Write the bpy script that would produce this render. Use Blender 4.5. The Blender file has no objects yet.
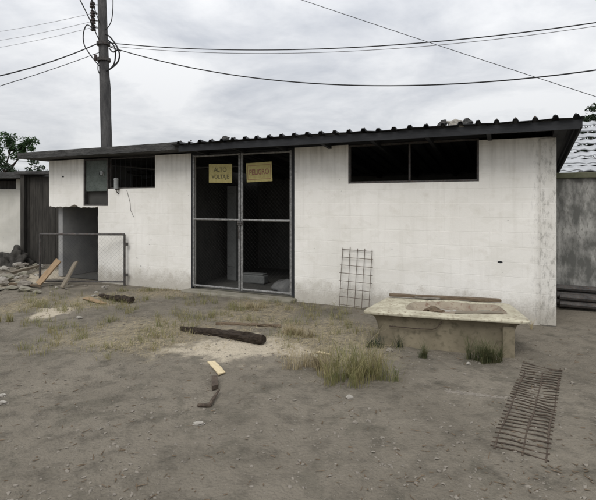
import bpy, bmesh, math, random
from mathutils import Vector, Matrix, noise
random.seed(11)
scn = bpy.context.scene
COL = scn.collection
R = math.radians

# ------------------------------------------------------------------ camera model
F, CX, HZ, EYE = 470.0, 298.0, 203.0, 1.6      # focal and horizon of the 596 px wide picture
def at(u, v, Y): return Vector(((u-CX)/F*Y, Y, EYE-(v-HZ)/F*Y))
def G(u, v):
    Y = EYE*F/(v-HZ); return Vector(((u-CX)/F*Y, Y, 0))
cam = bpy.data.cameras.new('camera'); camo = bpy.data.objects.new('camera', cam); COL.objects.link(camo)
camo.location = (0, 0, EYE); camo.rotation_euler = (R(90), 0, 0)
cam.sensor_fit = 'HORIZONTAL'; cam.sensor_width = 36; cam.lens = 36*F/596
cam.shift_y = -47/596; cam.clip_end = 2000
scn.camera = camo

# ------------------------------------------------------------------ materials
class NT:
    def __init__(s, nt): s.t = nt; nt.nodes.clear()
    def n(s, typ, **kw):
        nd = s.t.nodes.new(typ); ins = kw.pop('ins', {})
        for k, v in kw.items(): setattr(nd, k, v)
        for k, v in ins.items():
            if hasattr(v, 'is_output') or isinstance(v, bpy.types.NodeSocket): s.t.links.new(v, nd.inputs[k])
            else: nd.inputs[k].default_value = v
        return nd
    def noise(s, vec, scale, detail=5, rough=.55, dist=0):
        return s.n('ShaderNodeTexNoise', ins={'Vector': vec, 'Scale': scale, 'Detail': detail, 'Roughness': rough, 'Distortion': dist}).outputs['Fac']
    def ramp(s, fac, a, b):
        return s.n('ShaderNodeMapRange', ins={'Value': fac, 'From Min': a, 'From Max': b}).outputs['Result']
    def math(s, op, a, b=0.0, clamp=False):
        nd = s.n('ShaderNodeMath', operation=op, use_clamp=clamp)
        for i, v in enumerate((a, b)):
            if isinstance(v, bpy.types.NodeSocket): s.t.links.new(v, nd.inputs[i])
            else: nd.inputs[i].default_value = v
        return nd.outputs[0]
    def mix(s, fac, a, b):
        nd = s.n('ShaderNodeMix', data_type='RGBA')
        for i, v in ((0, fac), (6, a), (7, b)):
            if isinstance(v, bpy.types.NodeSocket): s.t.links.new(v, nd.inputs[i])
            else: nd.inputs[i].default_value = v if i == 0 else (*v, 1)
        return nd.outputs[2]
    def vscale(s, vec, sc):
        return s.n('ShaderNodeMapping', ins={'Vector': vec, 'Scale': sc}).outputs[0]
def newmat(name):
    m = bpy.data.materials.new(name); m.use_nodes = True
    return m, NT(m.node_tree)
def finish(N, col, rough=.8, metal=0.0, bump=None, bstr=.3, bdist=.01, spec=.3, subs=0):
    p = N.n('ShaderNodeBsdfPrincipled', ins={'Roughness': rough, 'Metallic': metal, 'Specular IOR Level': spec})
    if isinstance(col, bpy.types.NodeSocket): N.t.links.new(col, p.inputs['Base Color'])
    else: p.inputs['Base Color'].default_value = (*col, 1)
    if bump is not None:
        b = N.n('ShaderNodeBump', ins={'Height': bump, 'Strength': bstr, 'Distance': bdist})
        N.t.links.new(b.outputs[0], p.inputs['Normal'])
    o = N.n('ShaderNodeOutputMaterial'); N.t.links.new(p.outputs[0], o.inputs[0])
def simple(name, a, b, scale=6, rough=.8, metal=0.0, stretch=(1, 1, 1), bstr=.3, bdist=.01, c=None, lo=.35, hi=.65):
    m, N = newmat(name)
    v = N.vscale(N.n('ShaderNodeTexCoord').outputs['Object'], stretch)
    f = N.noise(v, scale, 7, .62); f2 = N.noise(v, scale*5.3, 5, .6)
    col = N.mix(N.ramp(f, lo, hi), a, b)
    if c: col = N.mix(N.ramp(f2, .52, .7), col, c)
    finish(N, col, rough, metal, N.math('ADD', f, f2), bstr, bdist)
    return m
M = {}
# dirty white painted blockwork
def wall_mat(name, base, base2, right_strip=False, dirt_h=.42):
    m, N = newmat(name)
    oc = N.n('ShaderNodeTexCoord').outputs['Object']
    sep = N.n('ShaderNodeSeparateXYZ', ins={'Vector': oc})
    X, Z = sep.outputs['X'], sep.outputs['Z']
    big = N.noise(oc, .9, 5, .6, .3); mid = N.noise(oc, 5, 6, .65); fine = N.noise(oc, 40, 6, .7)
    streak = N.noise(N.vscale(oc, (7, 7, .55)), 1.6, 5, .6)
    c = N.mix(N.ramp(big, .36, .66), base, base2)
    c = N.mix(N.math('MULTIPLY', N.ramp(streak, .52, .80), .20), c, (.42, .39, .33))
    c = N.mix(N.math('MULTIPLY', N.ramp(mid, .56, .75), .35), c, (.5, .46, .38))
    # grime running down from the top edge
    top = N.math('MULTIPLY', N.ramp(Z, 1.9, 2.5), N.ramp(streak, .4, .62))
    c = N.mix(N.math('MULTIPLY', top, .3), c, (.22, .21, .18))
    # soil splashed on the foot of the wall
    e = N.math('ADD', Z, N.math('MULTIPLY', mid, -dirt_h))
    foot = N.ramp(N.math('ADD', e, N.math('MULTIPLY', fine, -.22)), .06, -.20)
    c = N.mix(N.math('MULTIPLY', foot, .62), c, (.27, .24, .19))
    spl = N.math('MULTIPLY', N.ramp(Z, .55, .0), N.ramp(N.noise(oc, 55, 4, .6), .60, .66))
    c = N.mix(N.math('MULTIPLY', spl, .55), c, (.2, .17, .13))
    roll = N.noise(N.vscale(oc, (1.3, 1, 2.6)), 1.7, 4, .5, .8)
    c = N.mix(N.math('MULTIPLY', N.ramp(roll, .54, .56), .16), c, (.62, .60, .53))
    # small chips
    chip = N.math('GREATER_THAN', N.noise(oc, 13, 3, .5), .74)
    c = N.mix(N.math('MULTIPLY', chip, .6), c, (.2, .19, .17))
    if right_strip:
        g = N.math('MULTIPLY', N.ramp(X, -.34, -.17), N.ramp(N.noise(N.vscale(oc, (9, 9, 3.5)), 2.6, 9, .74), .50, .66))
        c = N.mix(N.math('MULTIPLY', g, .6), c, (.10, .097, .085))
        c = N.mix(N.math('MULTIPLY', N.ramp(X, -.24, -.20), .22), c, (.3, .28, .24))
    # blocks: very faint mortar joints under the paint
    xz = N.n('ShaderNodeCombineXYZ', ins={'X': X, 'Y': Z})
    bk = N.n('ShaderNodeTexBrick', ins={'Vector': xz.outputs[0], 'Scale': 1.0, 'Mortar Size': .006, 'Mortar Smooth': .6, 'Brick Width': .4, 'Row Height': .2})
    mort = bk.outputs['Fac']
    c = N.mix(N.math('MULTIPLY', mort, .03), c, (.3, .28, .24))
    h = N.math('ADD', N.math('MULTIPLY', fine, .25), N.math('ADD', N.math('MULTIPLY', mid, .8), N.math('MULTIPLY', mort, -.22)))
    finish(N, c, .85, 0, h, .35, .012, .2)
    return m
M['wall'] = wall_mat('painted_block', (.85, .83, .785), (.75, .73, .68))
M['wall_r'] = wall_mat('painted_block_weathered', (.85, .83, .785), (.75, .73, .68), True)
M['wall_far'] = wall_mat('old_white_wall', (.72, .70, .64), (.5, .49, .44))
M['room'] = simple('shade_dark_plaster', (.055, .054, .05), (.085, .083, .076), 3, .95)  # unlit interior: its shade is put into a near-black plaster colour
M['leftroom'] = simple('grey_render', (.24, .24, .24), (.33, .325, .31), 3, .9)
M['slab'] = simple('dark_concrete', (.035, .035, .034), (.095, .093, .09), 3, .95, stretch=(1, 1, 5), bstr=.6, bdist=.02, c=(.03, .03, .03))
M['sheet'] = simple('weathered_sheet', (.02, .022, .025), (.055, .056, .06), 4, .6, .3, (1, .3, 1))
M['fascia'] = simple('dark_fascia', (.012, .013, .015), (.028, .029, .032), 6, .7, stretch=(.4, 1, 1))
M['galv'] = simple('galvanised', (.16, .165, .165), (.36, .36, .35), 22, .55, .35, (1, 1, 1), c=(.10, .06, .04))
M['dkmetal'] = simple('dull_metal', (.05, .05, .05), (.11, .105, .1), 14, .6, .4, c=(.09, .045, .025))
M['wire'] = simple('dark_wire', (.04, .04, .04), (.07, .065, .06), 30, .6, .3)
M['rust'] = simple('rusty_steel', (.05, .038, .03), (.11, .085, .064), 30, .95, .05, c=(.035, .026, .02))
M['lightrust'] = simple('grey_rusted_wire', (.10, .085, .07), (.2, .16, .13), 30, .85, .2)
M['cable'] = simple('cable', (.015, .015, .016), (.03, .03, .03), 20, .6)
M['cablegrey'] = simple('aluminium_cable', (.22, .22, .23), (.3, .3, .31), 20, .6)
M['pole'] = simple('pole_concrete', (.05, .049, .05), (.11, .107, .105), 5, .9, stretch=(2, 2, .5), c=(.05, .05, .05))
M['porc'] = simple('porcelain', (.04, .03, .03), (.07, .05, .045), 10, .3)
M['greenbox'] = simple('green_grey_paint', (.075, .09, .08), (.125, .145, .13), 6, .6, .1, c=(.05, .06, .05))
M['lampgrey'] = simple('grey_casing', (.2, .21, .21), (.33, .34, .33), 16, .6)
M['sign'] = simple('faded_yellow', (.34, .29, .11), (.43, .37, .16), 14, .6)
M['signink'] = simple('sign_black', (.08, .07, .035), (.16, .14, .07), 20, .6)
M['signred'] = simple('sign_red', (.20, .09, .06), (.27, .13, .09), 20, .6)
M['tub'] = simple('stained_shaded_fibreglass', (.25, .215, .15), (.17, .145, .10), 3, .8, c=(.12, .105, .07), bstr=.35)  # stained beige, darkened further to carry the shade under the rim
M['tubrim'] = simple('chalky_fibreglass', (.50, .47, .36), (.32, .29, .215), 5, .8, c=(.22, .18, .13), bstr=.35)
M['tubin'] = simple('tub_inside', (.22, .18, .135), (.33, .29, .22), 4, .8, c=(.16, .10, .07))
M['wood'] = simple('old_wood', (.10, .075, .05), (.19, .14, .095), 5, .9, stretch=(1, 9, 9), c=(.06, .045, .03), bstr=.6)
M['woodtan'] = simple('tan_wood', (.24, .165, .095), (.34, .24, .145), 5, .85, stretch=(1, 9, 9), c=(.2, .13, .08), bstr=.5)
M['woodgrey'] = simple('grey_wood', (.15, .125, .095), (.22, .19, .145), 5, .9, stretch=(1, 9, 9), bstr=.5)
M['woodpale'] = simple('pale_wood', (.50, .41, .25), (.62, .52, .34), 9, .8, stretch=(1, 8, 8))
M['bark'] = simple('dark_bark', (.03, .022, .016), (.075, .055, .04), 9, .95, stretch=(1, 6, 6), bstr=1, bdist=.02)
M['stone'] = simple('pale_stone', (.36, .34, .30), (.23, .21, .185), 14, .9, bstr=.6)
M['stonegrey'] = simple('grey_stone', (.25, .225, .19), (.16, .143, .12), 18, .95, bstr=.6)
M['fencewood'] = simple('blackened_boards', (.03, .028, .025), (.065, .06, .053), 3, .95, stretch=(6, 6, .6), bstr=.6)
M['mouldwall'] = simple('mouldy_wall', (.12, .12, .112), (.50, .49, .46), 3.2, .95, stretch=(1.6, 1.6, .7), c=(.12, .118, .105), bstr=.6, lo=.42, hi=.72)
M['mossledge'] = simple('mossy_ledge', (.07, .075, .045), (.12, .12, .08), 8, .95)
M['paletile'] = simple('pale_roof_sheet', (.45, .46, .48), (.32, .33, .34), 5, .7)
M['tarp'] = simple('grey_sheeting', (.10, .10, .10), (.16, .16, .155), 6, .8)
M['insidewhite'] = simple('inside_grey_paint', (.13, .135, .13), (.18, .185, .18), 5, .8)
M['conc'] = simple('step_concrete', (.26, .24, .2), (.17, .16, .12), 6, .95, bstr=.6)
def leafmat(name, a, b, c):
    m, N = newmat(name)
    g = N.n('ShaderNodeNewGeometry').outputs['Position']
    f = N.noise(g, 3.1, 3); f2 = N.n('ShaderNodeTexWhiteNoise', ins={'Vector': N.n('ShaderNodeVectorMath', operation='SNAP', ins={0: g, 1: (.05, .05, .05)}).outputs[0]}).outputs['Value']
    col = N.mix(N.ramp(f, .35, .65), a, b); col = N.mix(N.math('MULTIPLY', f2, .6), col, c)
    p = N.n('ShaderNodeBsdfPrincipled', ins={'Base Color': col, 'Roughness': .6, 'Specular IOR Level': .25})
    t = N.n('ShaderNodeBsdfTranslucent', ins={'Color': col})
    x = N.n('ShaderNodeMixShader', ins={0: .3, 1: p.outputs[0], 2: t.outputs[0]})
    o = N.n('ShaderNodeOutputMaterial'); N.t.links.new(x.outputs[0], o.inputs[0])
    return m
M['leaf'] = leafmat('tree_leaf', (.022, .05, .018), (.035, .075, .025), (.05, .09, .035))
M['leafdark'] = leafmat('dark_leaf', (.02, .035, .02), (.03, .05, .025), (.045, .06, .035))
M['grass'] = leafmat('green_grass', (.10, .13, .04), (.25, .22, .10), (.42, .36, .20))
M['grassgreen'] = leafmat('deep_grass', (.05, .07, .028), (.085, .10, .045), (.17, .15, .08))
M['straw'] = leafmat('dry_straw', (.38, .32, .20), (.23, .19, .12), (.52, .44, .29))

# ------------------------------------------------------------------ mesh helpers
class MB:
    def __init__(s): s.v = []; s.f = []
    def add(s, vs, fs):
        o = len(s.v); s.v += [tuple(p) for p in vs]; s.f += [tuple(i+o for i in q) for q in fs]; return s
    def box(s, x0, x1, y0, y1, z0, z1, mat=None):
        vs = [Vector((x, y, z)) for z in (z0, z1) for y in (y0, y1) for x in (x0, x1)]
        if mat: vs = [mat @ p for p in vs]
        return s.add(vs, [(0, 2, 3, 1), (4, 5, 7, 6), (0, 1, 5, 4), (2, 6, 7, 3), (0, 4, 6, 2), (1, 3, 7, 5)])
    def tube(s, pts, r, n=8, cap=True):
        pts = [Vector(p) for p in pts]; m = len(pts)
        rr = r if isinstance(r, (list, tuple)) else [r]*m
        vs = []; up = None
        for i, p in enumerate(pts):
            d = (pts[min(i+1, m-1)]-pts[max(i-1, 0)]).normalized()
            if up is None: up = Vector((0, 0, 1)) if abs(d.z) < .9 else Vector((1, 0, 0))
            a = d.cross(up).normalized(); b = a.cross(d).normalized(); up = b
            for k in range(n):
                t = 2*math.pi*k/n; vs.append(p+(a*math.cos(t)+b*math.sin(t))*rr[i])
        fs = [(i*n+k, i*n+(k+1) % n, (i+1)*n+(k+1) % n, (i+1)*n+k) for i in range(m-1) for k in range(n)]
        if cap: fs += [tuple(range(n-1, -1, -1)), tuple((m-1)*n+k for k in range(n))]
        return s.add(vs, fs)
    def prism(s, out, y0, y1):          # outline in (x, z), counter-clockwise seen from -y
        n = len(out)
        vs = [(x, y0, z) for x, z in out]+[(x, y1, z) for x, z in out]
        return s.add(vs, [tuple(range(n)), tuple(range(2*n-1, n-1, -1))]+[(i, i+n, (i+1) % n+n, (i+1) % n) for i in range(n)])
    def lathe(s, prof, c=(0, 0, 0), n=16):
        vs = [(c[0]+r*math.cos(2*math.pi*k/n), c[1]+r*math.sin(2*math.pi*k/n), c[2]+z) for r, z in prof for k in range(n)]
        m = len(prof)
        fs = [(i*n+k, i*n+(k+1) % n, (i+1)*n+(k+1) % n, (i+1)*n+k) for i in range(m-1) for k in range(n)]
        fs += [tuple(range(n-1, -1, -1)), tuple((m-1)*n+k for k in range(n))]
        return s.add(vs, fs)
    def blob(s, c, r, sub=2, rough=.25, sq=(1, 1, 1), seed=0.0):
        bm = bmesh.new(); bmesh.ops.create_icosphere(bm, subdivisions=sub, radius=1)
        vs = []
        for v in bm.verts:
            k = 1+rough*noise.noise(v.co*1.6+Vector((seed, seed*1.7, 3.1)))+rough*.5*noise.noise(v.co*4+Vector((seed, 0, 0)))
            vs.append((c[0]+v.co.x*k*r*sq[0], c[1]+v.co.y*k*r*sq[1], c[2]+v.co.z*k*r*sq[2]))
        fs = [tuple(v.index for v in f.verts) for f in bm.faces]; bm.free()
        return s.add(vs, fs)
    def build(s, name, mat, parent=None, loc=None, smooth=False, bevel=0, world=False):
        o0 = Vector(loc) if loc is not None else Vector((0, 0, 0))
        me = bpy.data.meshes.new(name)
        me.from_pydata([tuple(Vector(p)-o0) if world else p for p in s.v], [], s.f); me.validate()
        me.materials.append(M[mat]); me.update()
        if smooth:
            for p in me.polygons: p.use_smooth = True
        o = bpy.data.objects.new(name, me); COL.objects.link(o)
        if loc is not None: o.location = o0
        if parent: o.parent = parent
        if bevel:
            b = o.modifiers.new('bevel', 'BEVEL'); b.width = bevel; b.segments = 2; b.limit_method = 'ANGLE'
        return o
def tag(o, label=None, cat=None, group=None, kind=None):
    if label: o['label'] = label
    if cat: o['category'] = cat
    if group: o['group'] = group
    if kind: o['kind'] = kind
    return o
def empty(name, loc=(0, 0, 0), rz=0.0, **kw):
    o = bpy.data.objects.new(name, None); COL.objects.link(o); o.location = loc; o.rotation_euler = (0, 0, rz)
    o.empty_display_size = .2
    return tag(o, **kw)
def copy_tree(o, parent=None):
    c = o.copy(); COL.objects.link(c)
    if parent: c.parent = parent
    for ch in list(o.children): copy_tree(ch, c)
    return c

# ------------------------------------------------------------------ ground
CO = Vector((3.354, 6.11, 0)); AX = Vector((.907, -.4206, 0)).normalized(); AY = Vector((-AX.y, AX.x, 0))
RZ = math.atan2(AX.y, AX.x)
def W(x, y, z=0): return CO+AX*x+AY*y+Vector((0, 0, z))
def L(p):
    d = Vector((p[0], p[1], 0))-CO; return d.dot(AX), d.dot(AY)
def sstep(a, b, t):
    t = max(0, min(1, (t-a)/(b-a))); return t*t*(3-2*t)
def gz(x, y):
    lx, ly = L((x, y))
    # building footprint stays level
    dx = max(-9.9-lx, lx-.2, 0); dy = max(-.15-ly, ly-3.5, 0); dist = math.hypot(dx, dy)
    k = sstep(0, 1.2, dist)
    p = Vector((x, y, 0))
    h = .030*noise.noise(p*.7)+.016*noise.noise(p*2.1+Vector((5, 0, 0)))+.007*noise.noise(p*6.3)
    if dist > 0: h += .0045*noise.noise(p*17)-.016*max(0, .22-abs(noise.noise(p*1.7+Vector((9, 2, 0)))))*2+.012*max(0, noise.noise(p*4.1+Vector((1, 7, 0)))-.15)
    return h*(.25+.75*k) if dist > 0 else -.01
def gput(u, v, dz=0.0):
    p = G(u, v); p.z = gz(p.x, p.y)+dz; return p
def ell(x, y, u0, v0, u1, v1):
    a, b = G((u0+u1)/2, v0), G((u0+u1)/2, v1); c = (a+b)/2; Ym = c.y
    rx = (u1-u0)/F*Ym/2; ry = (a.y-b.y)/2; cx = ((u0+u1)/2-CX)/F*Ym
    return math.hypot((x-cx)/rx, (y-c.y)/ry)
PALE = [(165, 334, 290, 362), (36, 305, 74, 318), (262, 343, 320, 357), (0, 268, 60, 292)]
STRAW = [(110, 326, 200, 352), (270, 322, 340, 356), (60, 318, 250, 356), (270, 318, 392, 372), (60, 292, 130, 310), (215, 296, 300, 330), (0, 296, 40, 318), (135, 286, 200, 298)]
def masks(x, y):
    p = Vector((x, y, 0))
    w = .35*noise.noise(p*2.3)+.3*noise.noise(p*7)+.2*noise.noise(p*19)
    pale = max([1-sstep(.65, 1.1, ell(x, y, *e)+w) for e in PALE])
    stw = max([1-sstep(.5, 1.25, ell(x, y, *e)+w) for e in STRAW])
    return pale, stw
def axis(lo, hi, step, far):
    a = []; t = lo
    while t < hi: a.append(t); t += step
    s = step; out = list(a); t = a[-1]
    while t < far: s *= 1.35; t += s; out.append(t)
    s = step; t = a[0]; pre = []
    while t > -far: s *= 1.35; t -= s; pre.append(t)
    return pre[::-1]+out
xs = axis(-7.2, 5.2, .035, 900); ys = axis(1.6, 10.4, .035, 900)
vs = []; pm = []; sm = []
for y in ys:
    for x in xs:
        near = -9 < x < 7 and .5 < y < 13
        vs.append((x, y, gz(x, y) if -40 < x < 40 and -40 < y < 60 else 0))
        a, b = masks(x, y) if near else (0, 0); pm.append(a); sm.append(b)
nx = len(xs)
me = bpy.data.meshes.new('ground')
me.from_pydata(vs, [], [(j*nx+i, j*nx+i+1, (j+1)*nx+i+1, (j+1)*nx+i) for j in range(len(ys)-1) for i in range(nx-1)])
for nm, dat in (('pale', pm), ('straw', sm)):
    at_ = me.attributes.new(nm, 'FLOAT', 'POINT'); at_.data.foreach_set('value', dat)
me.polygons.foreach_set('use_smooth', [True]*len(me.polygons))
m, N = newmat('dirt_yard')
oc = N.n('ShaderNodeTexCoord').outputs['Object']
A = lambda nm: N.n('ShaderNodeAttribute', attribute_name=nm).outputs['Fac']
big, mid, fin, gr = N.noise(oc, .8, 6, .6, .4), N.noise(oc, 4.5, 7, .7), N.noise(oc, 30, 6, .72), N.noise(oc, 120, 3, .6)
c = N.mix(N.ramp(big, .35, .65), (.164, .145, .115), (.232, .206, .165))
c = N.mix(N.math('MULTIPLY', N.ramp(mid, .48, .66), .7), c, (.090, .080, .064))
c = N.mix(N.math('MULTIPLY', N.ramp(fin, .55, .72), .5), c, (.30, .27, .225))
c = N.mix(N.math('MULTIPLY', N.ramp(N.noise(oc, .45, 5, .6, .8), .5, .62), .35), c, (.255, .225, .18))
c = N.mix(N.math('MULTIPLY', N.ramp(gr, .6, .72), .35), c, (.07, .062, .052))
pf = N.math('MULTIPLY', A('pale'), N.ramp(fin, .25, .48))
c = N.mix(N.math('MULTIPLY', pf, .9), c, (.56, .49, .38))
dk = N.ramp(N.noise(oc, 1.7, 7, .68, .6), .54, .60)
c = N.mix(N.math('MULTIPLY', N.math('MULTIPLY', dk, N.math('SUBTRACT', 1.0, A('pale'))), .42), c, (.095, .088, .068))
sf = N.math('MULTIPLY', A('straw'), N.ramp(N.noise(oc, 14, 6, .75), .38, .6))
c = N.mix(N.math('MULTIPLY', N.math('MULTIPLY', sf, N.math('SUBTRACT', 1.0, A('pale'))), .8), c, (.37, .315, .21))
vor = N.n('ShaderNodeTexVoronoi', ins={'Vector': oc, 'Scale': 46.0}).outputs['Distance']
h = N.math('ADD', N.math('MULTIPLY', mid, 1.0), N.math('ADD', N.math('MULTIPLY', fin, .7), N.math('MULTIPLY', vor, -.35)))
finish(N, c, .95, 0, h, .9, .04, .15)
M['ground'] = m
me.materials.append(m)
go = bpy.data.objects.new('ground', me); COL.objects.link(go); tag(go, kind='structure')

# ------------------------------------------------------------------ transformer building
bld = empty('transformer_building', CO, RZ, label='long low white blockwork building with dark roof edge, double gate and broken left corner', cat='building')
def fs(u, v, off=0.0):                 # pixel -> building frame (x, z) on the plane y = off
    a = (u-CX)/F; ox, oy = CO.x+AY.x*off, CO.y+AY.y*off
    t = (oy*a-ox)/(AX.x-AX.y*a)
    Y = oy+AX.y*t
    return t, EYE-(v-HZ)/F*Y
TH = .15
def fx(u, off=0.0): return fs(u, 203, off)[0]
WT = 2.505
xd0, xd1 = fx(191), fx(294.5)
# right section with its window notch
wx0, wz0 = fs(348, 184); wx1, wz1 = fs(479, 181); wz = (wz0+wz1)/2
out = [(xd1, -.05), (0, -.05), (0, 2.46), (wx1, 2.47), (wx1, wz), (wx0, wz), (wx0, WT), (xd1, WT)]
MB().prism(out, 0, TH).build('wall', 'wall_r', bld)
MB().box(fx(540), .004, -.012, -.0005, 0, 2.45).build('pilaster', 'wall_r', bld, bevel=.006)
# left section: window, stepped notch for the box, broken opening below
x155, z155 = fs(155, 188); x108, z108 = fs(108, 206); x83 = fx(83.5)
zob = fs(75, 207)[1]; x98 = fx(98); xl = -9.63
edge = []
n = 34
for i in range(n+1):
    x = xl+(x98-xl)*i/n
    edge.append((x, zob+.035*noise.noise(Vector((x*4, 1, 0)))+.02*noise.noise(Vector((x*13, 2, 0)))+(.06*max(0, 1-abs(x-fx(74))/.14))))
jamb = [(x98+.018*noise.noise(Vector((0, z*9, 4)))+.008*noise.noise(Vector((0, z*31, 4))), z) for z in [zob-.02-i*.06 for i in range(1, 24)] if z > 0]
out = edge+jamb+[(x98, -.05), (xd0, -.05), (xd0, WT), (x155, WT), (x155, z155), (x108, z155), (x108, z108), (x83, z108), (x83, WT), (xl, WT)]
MB().prism(out, 0, TH).build('wall', 'wall', bld)
# end, back walls, partition, floor
MB().prism([(0, 0), (0, 0)], 0, 0) if False else None
mb = MB(); prof = [(TH+.002, 0), (3.05, 0), (3.05, 2.2), (TH+.002, 2.49)]
mb.add([(-TH, y, z) for y, z in prof]+[(0, y, z) for y, z in prof], [(0, 3, 2, 1), (4, 5, 6, 7), (0, 1, 5, 4), (1, 2, 6, 5), (2, 3, 7, 6), (3, 0, 4, 7)])
mb.build('end_wall', 'wall', bld)
MB().box(-9.53, -9.40, TH+.003, 3.05, 0, 2.5).build('end_wall', 'leftroom', bld)
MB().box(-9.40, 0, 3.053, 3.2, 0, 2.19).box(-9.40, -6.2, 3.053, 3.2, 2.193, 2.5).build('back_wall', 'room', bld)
MB().box(-6.15, .2, 3.32, 3.36, 2.0, 2.26).build('light_stop_board', 'fascia', bld)  # unseen board added to block daylight showing under the roof ribs
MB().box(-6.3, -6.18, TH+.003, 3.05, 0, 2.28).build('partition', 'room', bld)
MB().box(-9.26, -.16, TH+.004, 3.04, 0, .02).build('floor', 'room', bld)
MB().box(-.170, -.153, TH+.01, 3.0, .03, 2.15).box(-6.17, -.18, 3.035, 3.05, .03, 2.15).build('shade_lining', 'room', bld)  # dark sheets over end and back wall, interior shade held in their colour
# inner face of the front wall, covered by dark sheets with the room's shade in their colour
MB().box(xd1+.05, wx0-.03, TH+.003, TH+.015, .03, 2.4).box(wx0-.029, -.18, TH+.003, TH+.015, .03, wz-.05).build('shade_lining', 'room', bld)
# windows: steel frames and the dividing bar
def frame(x0, x1, z0, z1, y, w, t, mb):
    mb.box(x0, x1, y, y+t, z0, z0+w).box(x0, x1, y, y+t, z1-w, z1)
    return mb.box(x0, x0+w, y, y+t, z0+w, z1-w).box(x1-w, x1, y, y+t, z0+w, z1-w)
w = empty('window', (0, 0, 0)); w.parent = bld; w['label'] = 'long dark window opening with two bays'
frame(wx0+.004, wx1-.004, wz+.004, 2.5, .03, .028, .04, MB()).build('window_frame', 'dkmetal', w)
xm = fx(409); MB().box(xm-.014, xm+.014, .035, .065, wz+.033, 2.47).build('mullion', 'dkmetal', w)
mb = MB(); 
for k in range(0):
    z = wz+.06+k*.042
    Mx = Matrix.Translation((0, .05, z)) @ Matrix.Rotation(R(35), 4, 'X')
    mb.box(wx0+.034, xm-.016, -.022, .022, -.002, .002, Mx).box(xm+.016, wx1-.034, -.022, .022, -.002, .002, Mx)
w = empty('window', (0, 0, 0)); w.parent = bld; w['label'] = 'dark open window left of the gate'
frame(x108+.004, x155-.004, z155+.004, 2.5, .05, .022, .03, MB()).build('window_frame', 'dkmetal', w)
mb = MB()
for k in range(1, 9): mb.tube([(x108+(x155-x108)*k/9, .07, z155+.02), (x108+(x155-x108)*k/9, .07, 2.48)], .003, 5)
mb.build('bars', 'fascia', w)
# green-grey box in the stepped notch
w = empty('meter_box', (0, 0, 0)); w.parent = bld
z192 = fs(95, 191)[1]
frame(x83+.003, x108-.003, z108+.003, 2.5, .0, .03, .10, MB()).build('box_frame', 'dkmetal', w)
MB().box(x83+.034, x108-.034, .03, .06, z192, 2.47).build('cover_panel', 'greenbox', w, bevel=.004)
MB().box(x83+.034, x108-.034, .11, .13, z108+.035, z192-.003).build('back_panel', 'room', w)
kx, kz = fs(101.5, 173); mbk = MB()
mbk.tube([(kx, .03, kz), (kx, -.01, kz)], .045, 14).tube([(kx+.03, .028, kz-.05), (kx+.03, -.012, kz+.03)], .012, 6)
mbk.build('dial', 'lampgrey', w, bevel=.003)
MB().tube([(kx-.055, .029, kz-.01), (kx-.055, .015, kz-.01)], .035, 12).build('knockout', 'fascia', w)
# cylinder light fitting on the sill
lx, lz = fs(118.5, 189)
w = empty('wall_lamp', (0, 0, 0)); w.parent = bld
MB().lathe([(.03, 0), (.042, .005), (.042, .17), (.046, .175), (.046, .2), (.03, .215)], (lx, -.06, lz+.0), 14).build('housing', 'lampgrey', w, smooth=False)
MB().tube([(lx, -.06, lz), (lx, -.055, lz-.05), (lx+.005, -.004, lz-.09)], .010, 6).box(lx-.03, lx+.03, -.06, .0, lz-.016, lz-.001).build('bracket', 'dkmetal', w)
# dangling cable on the wall and small holes
p0, p1, p2 = fs(127, 190), fs(130, 203), fs(134, 217)
MB().tube([(p0[0], -.008, p0[1]), (p1[0]+.01, -.006, p1[1]), (p1[0]+.02, -.008, (p1[1]+p2[1])/2), (p2[0], -.006, p2[1])], .0035, 5).build('loose_cable', 'dkmetal', bld)
for (u, v, r) in ((500, 262, .022), (63, 176.5, .03), (137, 258, .014), (141, 266, .012), (392, 249, .007), (151, 240, .01)):
    x, z = fs(u, v); mb = MB()
    mb.add([(x+r*(1.5 if u == 500 else 1)*math.cos(t*math.pi/5)*(1+.2*math.sin(t*2.3)), -.0025, z+r*.62*math.sin(t*math.pi/5)*(1+.2*math.cos(t*3.1))) for t in range(10)], [tuple(range(10))])
    o = mb.build('chipped_hole', 'fascia', bld); s_ = o.modifiers.new('s', 'SOLIDIFY'); s_.thickness = .002
# concrete slab roof, left
XS = fx(181, -.4)
mb = MB(); nseg = 40; vv = []
x0, x1 = -10.07, XS
ring = []
for i in range(nseg+1):
    x = x0+(x1-x0)*i/nseg; j = .012*noise.noise(Vector((x*5, 0, 0))); k = .018*noise.noise(Vector((x*7, 9, 0)))
    ring.append([(x, -.4+k, 2.535+j), (x, -.4+k*.5, 2.665+j*.6), (x, 3.45, 2.665), (x, 3.45, 2.535)])
vv = [p for r_ in ring for p in r_]
ff = [(i*4+a, i*4+(a+1) % 4, (i+1)*4+(a+1) % 4, (i+1)*4+a) for i in range(nseg) for a in range(4)]+[(0, 3, 2, 1), tuple(nseg*4+a for a in range(4))]
mb.add(vv, ff); mb.build('roof_slab', 'slab', bld)
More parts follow.
